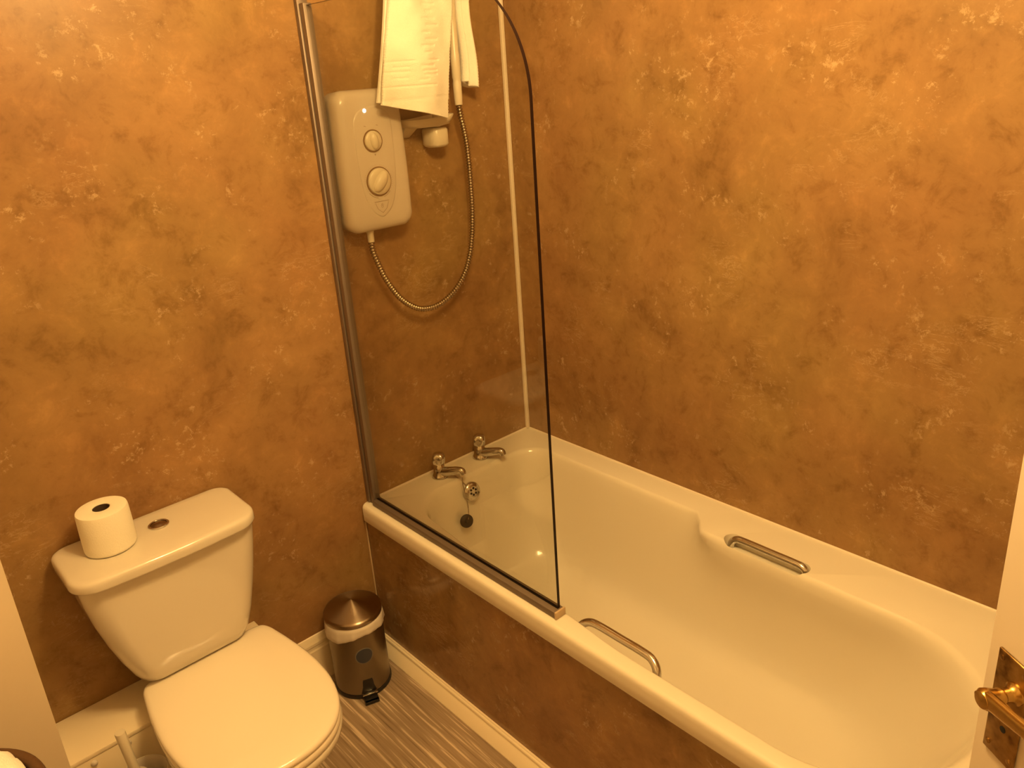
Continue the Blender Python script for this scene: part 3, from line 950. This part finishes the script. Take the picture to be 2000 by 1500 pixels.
# cistern
CXc = -1.2865
def cis(z, xa, xb, yf, r, yb=-.012):
    return [(x, y, z) for x, y in rrect(xa, xb, yf, yb, r, 8, 10)]
cprof = [(.404, -1.368, -1.178, -.112, .030), (.406, -1.384, -1.163, -.132, .040), (.411, -1.397, -1.152, -.148, .045), (.422, -1.407, -1.144, -.162, .045), (.45, -1.420, -1.135, -.175, .045), (.50, -1.439, -1.122, -.181, .045),
         (.56, -1.457, -1.110, -.187, .045), (.62, -1.471, -1.099, -.191, .045), (.68, -1.481, -1.090, -.194, .045), (.738, -1.487, -1.083, -.196, .045)]
bm = bmesh.new()
add_loft(bm, [cis(z, a, b_, y, (.012, .012, r, r)) for z, a, b_, y, r in cprof])
obj('cistern', bm, M_CERAM, wc, angle=50)
bm = bmesh.new()
def cl(z, i, rr=.055):
    L = []
    for x, y in rrect(-1.501 + i, -1.081 - i, -.214 + i, -.004 - i * .5, (.035, .035, rr, rr), 12, 12):
        L.append((x, y - .010 * (1 - ((x + 1.286) / .215) ** 2) * (1 if y < -.1 else 0), z))
    return L
add_loft(bm, [cl(.7385, .012), cl(.7385, .004), cl(.7405, .001), cl(.744, .0), cl(.756, .0005), cl(.761, .0015), cl(.7645, .004), cl(.7665, .008), cl(.7675, .013), cl(.7685, .05)])
lid = obj('cistern_lid', bm, M_CERAM, wc, angle=50)
CT = .7682
bm = bmesh.new()
add_lathe(bm, [(.0235, -.002), (.0235, .003), (.0215, .0045), (.0185, .0040), (.0182, .002)], -1.277, -.086, CT, 36, caps=False)
fb = obj('flush_ring', bm, M_CHROME, wc); fb.parent = lid
bm = bmesh.new()
add_lathe(bm, [(.001, 0.0), (.0178, 0.0), (.0178, .0025), (.0165, .0034), (.001, .0038)], -1.277, -.086, CT, 36)
fb = obj('flush_button', bm, M_DKCH, wc); fb.parent = lid

# ---------------------------------------------------------------- toilet roll
rx, ry = -1.386, -.094
rl = thing('toilet_roll', 'white toilet roll standing on end on the cistern lid', 'toilet roll', (rx, ry, .769))
bm = bmesh.new()
add_lathe(bm, [(.0175, .0005), (.050, .0005), (.0545, .003), (.0555, .008), (.0553, .05), (.0545, .092), (.0530, .0985), (.048, .100), (.022, .1005), (.0185, .0995), (.0180, .09), (.0175, .0005)], rx, ry, .7688, 64, caps=False)
obj('paper', bm, M_PAPER, rl, angle=50)
bm = bmesh.new()
add_lathe(bm, [(.0178, .001), (.0178, .0985), (.0165, .0990), (.0162, .001)], rx, ry, .7688, 40, caps=False)
obj('cardboard_tube', bm, M_CARD, rl)

# ---------------------------------------------------------------- pedal bin
bx, by, br = -.8265, -.0955, .0815
bin_ = thing('pedal_bin', 'small brushed steel pedal bin with a domed lid between toilet and bath', 'bin', (bx, by, 0))
bm = bmesh.new()
add_lathe(bm, [(.001, 0), (br + .0015, 0), (br + .003, .003), (br + .003, .009), (br + .001, .013), (.001, .013)], bx, by, 0, 64); obj('base_ring', bm, M_BLACK, bin_)
bm = bmesh.new()
add_lathe(bm, [(br - .004, .013), (br, .014), (br, .243), (br - .002, .245), (br - .003, .22)], bx, by, 0, 96, caps=False); obj('body', bm, M_STEELB, bin_)
# liner folded out over the rim, drooping unevenly
bm = bmesh.new()
def lin(zf, r0, drp):
    L = []
    for k in range(96):
        a = 2 * PI * k / 96
        wob = .0012 * math.sin(11 * a) + .0008 * math.sin(23 * a + 1)
        dro = .010 * math.sin(a + 2.6) + .005 * math.sin(3 * a + .7)
        rr = br + r0 + wob * drp
        L.append((bx + rr * math.cos(a), by + rr * math.sin(a), zf + dro * drp))
    return L
add_loft(bm, [lin(.242, -.004, 0), lin(.247, .0005, 0), lin(.244, .003, .1), lin(.231, .0045, .35), lin(.218, .0055, .7), lin(.209, .0060, 1), lin(.2055, .0045, 1), lin(.208, .0018, 1)], False, False)
obj('liner', bm, M_LINER, bin_, angle=80, label='white bin liner folded over the rim')
bm = bmesh.new()
prof = [(br + .001, .2475), (br + .003, .249), (br + .003, .258), (br + .0010, .2615), (br - .004, .2640), (.060, .2685), (.040, .2760), (.020, .2838), (.006, .2892), (.002, .2906), (.0003, .2910)]
add_lathe(bm, prof, bx, by, 0, 96, caps=False)
obj('lid', bm, M_SPUN, bin_, angle=60, label='shallow conical brushed steel lid')
pa = math.radians(-109)                                        # the pedal faces the camera side
dv = Vector((math.cos(pa), math.sin(pa), 0)); sv = Vector((-dv.y, dv.x, 0))
fr3 = Matrix((sv, dv, Vector((0, 0, 1)))).transposed().to_4x4(); fr3.translation = Vector((bx, by, 0))
bm = bmesh.new()
sl = []
for z, hw in ((.016, .0235), (.040, .0165), (.058, .0150), (.064, .013)):
    sl.append([(-hw, math.sqrt(br * br - hw * hw) + .0012, z), (0, br + .0022, z), (hw, math.sqrt(br * br - hw * hw) + .0012, z), (hw, br - .006, z), (-hw, br - .006, z)])
add_loft(bm, sl); xform(bm, fr3); obj('pedal_slot', bm, M_BLACK, bin_)
bm = bmesh.new(); add_box(bm, -.0205, .0205, br - .002, br + .034, .0060, .0115, .002, 2)
add_box(bm, -.0205, .0205, br + .024, br + .033, .0015, .0115, .001, 2); xform(bm, fr3); pe = obj('pedal', bm, M_BLACK, bin_)
bm = bmesh.new(); add_box(bm, -.0225, .0225, br + .002, br + .014, .0190, .0225, .001, 2); add_box(bm, -.0195, .0195, br + .002, br + .005, .0115, .0200, .001, 2)
xform(bm, fr3); obj('pedal_bar', bm, M_CHROME, bin_, label='bright metal edge of the pedal')
def disc_on_body(r, off, mat, name, label=None):
    bm = bmesh.new()
    ang0 = math.radians(-108); zc = .148
    def P(u, v, o): 
        a = ang0 + u / br
        return (bx + (br + o) * math.cos(a), by + (br + o) * math.sin(a), zc + v)
    L = []
    for k, o in ((1.0, .0002), (1.0, off), (.6, off), (.2, off)):
        L.append([P(r * k * math.cos(a), r * k * math.sin(a), o) for a in [2 * PI * i / 40 for i in range(40)]])
    add_loft(bm, L); return obj(name, bm, mat, bin_, angle=30, label=label)
disc_on_body(.0265, .0007, M_STICKR, 'sticker_rim')
disc_on_body(.0238, .0012, M_STICK, 'sticker', 'round blue-grey sticker')

# ---------------------------------------------------------------- toilet brush
tx, ty = -1.497, -.250
br_ = thing('toilet_brush', 'white plastic toilet brush in its open holder left of the toilet', 'toilet brush', (tx, ty, 0))
bm = bmesh.new()
add_lathe(bm, [(.001, .0), (.048, .0), (.050, .004), (.046, .02), (.040, .10), (.043, .20), (.050, .262), (.053, .270), (.0505, .2705), (.047, .262), (.040, .20), (.037, .10), (.036, .02), (.001, .015)], tx + .020, ty - .012, 0, 48)
obj('holder', bm, M_PLAST, br_)
bm = bmesh.new()
add_tube(bm, [(tx + .016, ty - .010, .05), (tx + .014, ty - .008, .20), (tx + .006, ty - .003, .30), (tx, ty, .394), (tx, ty, .3955)], [.0085, .0095, .0105, .0112, .0104], 20)
obj('handle', bm, M_PLAST2, br_)
bm = bmesh.new()
L = [[(tx + .016 + r * math.cos(a), ty - .010 + r * math.sin(a), z) for a in [2 * PI * i / 24 for i in range(24)]] for r, z in ((.006, .035), (.026, .04), (.030, .07), (.030, .10), (.022, .125), (.006, .13))]
add_loft(bm, L); obj('brush_head', bm, M_PLAST, br_)
bm = bmesh.new()   # slanting splash lid on the brush
add_lathe(bm, [(.008, .003), (.036, .0), (.037, .003), (.008, .007)], 0, 0, 0, 36, caps=False)
xform(bm, oriented(Vector((tx - .004, ty - .015, .262)), Vector((-.25, -.05, 1)).normalized())); obj('splash_lid', bm, M_PLAST, br_)

# ---------------------------------------------------------------- round basket with a towel
kx, ky = -1.810, -.53
bk = thing('laundry_basket', 'round dark brown-rimmed basket beside the left wall, at the very corner of the view', 'basket', (kx, ky, 0))
bm = bmesh.new()
L = []
for z, r in [(.0, .125)] + [(.008 + .606 * k / 60, .125 + .028 * k / 60 + (.0025 if k % 2 else -.001)) for k in range(61)] + [(.618, .150), (.618, .142), (.03, .112)]:
    L.append([(kx + r * math.cos(a), ky + r * math.sin(a), z) for a in [2 * PI * i / 64 for i in range(64)]])
add_loft(bm, L); obj('wicker_body', bm, M_WICK, bk, angle=60)
bm = bmesh.new(); P = [(kx + .149 * math.cos(a), ky + .149 * math.sin(a), .623) for a in [2 * PI * i / 64 for i in range(65)]]
add_tube(bm, P, .010, 12, False); obj('rim', bm, M_WICK, bk)
bm = bmesh.new()
L = []
for r, z in ((.10, .56), (.126, .59), (.1325, .612), (.1335, .631), (.131, .647), (.118, .659), (.085, .668), (.045, .673), (.002, .675)):
    row = []
    for i in range(120):
        a = 2 * PI * i / 120
        q = .0022 * noise.noise(Vector((40 * r * math.cos(a) * 4, 40 * r * math.sin(a) * 4, z * 160)))
        row.append((kx + (r + q) * math.cos(a), ky + (r + q) * math.sin(a), z + q + .006 * math.sin(3 * a) * (r / .13)))
    L.append(row)
add_loft(bm, L)
tag(obj('bundled_towel', bm, M_TOWEL, angle=80), 'fluffy white towel bundled in the brown-rimmed basket at the lower left', 'towel')

for o in (bin_, br_, bk, bpy.data.objects['bundled_towel']):
    o.location.z += FZ

# ---------------------------------------------------------------- door with brass lever
B = Vector((-.800, -1.6836, 0)); dd = Vector((-.551, -.834, 0)).normalized(); nn = Vector((-.834, .551, 0)).normalized()
FR = Matrix((dd, nn, Vector((0, 0, 1)))).transposed().to_4x4()   # local x along the door, y out of its face
E0 = B - dd * .019
FR.translation = E0
bm = bmesh.new(); add_box(bm, 0, .74, -.040, 0, FZ + .006, 1.98, .003, 3)
xform(bm, FR)
door = obj('door_1', bm, M_DOOR, angle=40); door['kind'] = 'structure'
PZ = .898
bm = bmesh.new()
add_box(bm, .019, .066, .0002, .0045, PZ, PZ + .147, .0018, 3); xform(bm, FR)
hd = obj('handle_plate', bm, M_BRASS, door, angle=40, label='tarnished brass back plate')
def kid(name, bm, mat, par, label=None):
    xform(bm, FR)
    o = obj(name, bm, mat, None, label=label); o.parent = par
    return o
bm = bmesh.new()
sx, sz = .0520, PZ + .107
add_lathe(bm, [(.0135, .0045), (.0135, .007), (.0095, .010), (.0085, .014), (.0080, .020), (.0095, .022), (.0098, .024), (.0092, .0255), (.0100, .030), (.0120, .038), (.0128, .044), (.0100, .0485), (.0005, .050)], sx, 0, sz, 32, 'y')
# lever arm: flat rounded bar running back along the door
L = []
for t in [i / 16 for i in range(17)]:
    x = sx - .0120 + .112 * t
    hh = lerp(.0118, .0085, t); th = .0052
    if t < .2: hh *= math.sqrt(max(.05, 1 - (1 - t / .2) ** 2))
    z = sz + .020 * t
    yb = .0420 + .004 * t
    L.append([(x, yb + th * math.copysign(abs(math.cos(a)) ** .55, math.cos(a)), z + hh * math.copysign(abs(math.sin(a)) ** .75, math.sin(a))) for a in [2 * PI * q / 20 for q in range(20)]])
add_loft(bm, L)
kid('door_handle', bm, M_BRASS2, door, 'brass lever handle')
bm = bmesh.new(); add_lathe(bm, [(.0042, .0030), (.0042, .0050), (.0036, .0051), (.0001, .0051)],   .0445, 0, PZ + .046, 24, 'y'); kid('keyhole', bm, M_HOLE, hd, 'dark round hole in the plate')
for x, z in ((.026, PZ + .137), (.060, PZ + .137), (.026, PZ + .011), (.060, PZ + .011)):
    bm = bmesh.new(); add_lathe(bm, [(.0036, .0035), (.0036, .0050), (.0026, .0056), (.0002, .0058)], x, 0, z, 16, 'y'); kid('screw', bm, M_BRASS, hd)

# ---------------------------------------------------------------- ceiling light (three spots on a round base)
lamp = thing('ceiling_light', 'round three-spot ceiling light above the middle of the room', 'ceiling light', (-.97, -1.15, CEIL))
bm = bmesh.new(); add_lathe(bm, [(.001, 0), (.085, 0), (.085, -.012), (.070, -.024), (.001, -.026)], -.97, -1.15, CEIL - .0005, 40); obj('ceiling_base', bm, M_ALU, lamp)
for p in LAMP_POS:
    bm = bmesh.new()
    add_tube(bm, [(lerp(-.97, p[0], .4), lerp(-1.15, p[1], .4), CEIL - .02), (p[0], p[1], CEIL - .10)], .006, 10)
    add_lathe(bm, [(.014, .12), (.026, .10), (.032, .06), (.034, .045), (.032, .045), (.024, .095), (.012, .115)], p[0], p[1], p[2], 32, caps=False)
    obj('spot_shade', bm, M_ALU, lamp)
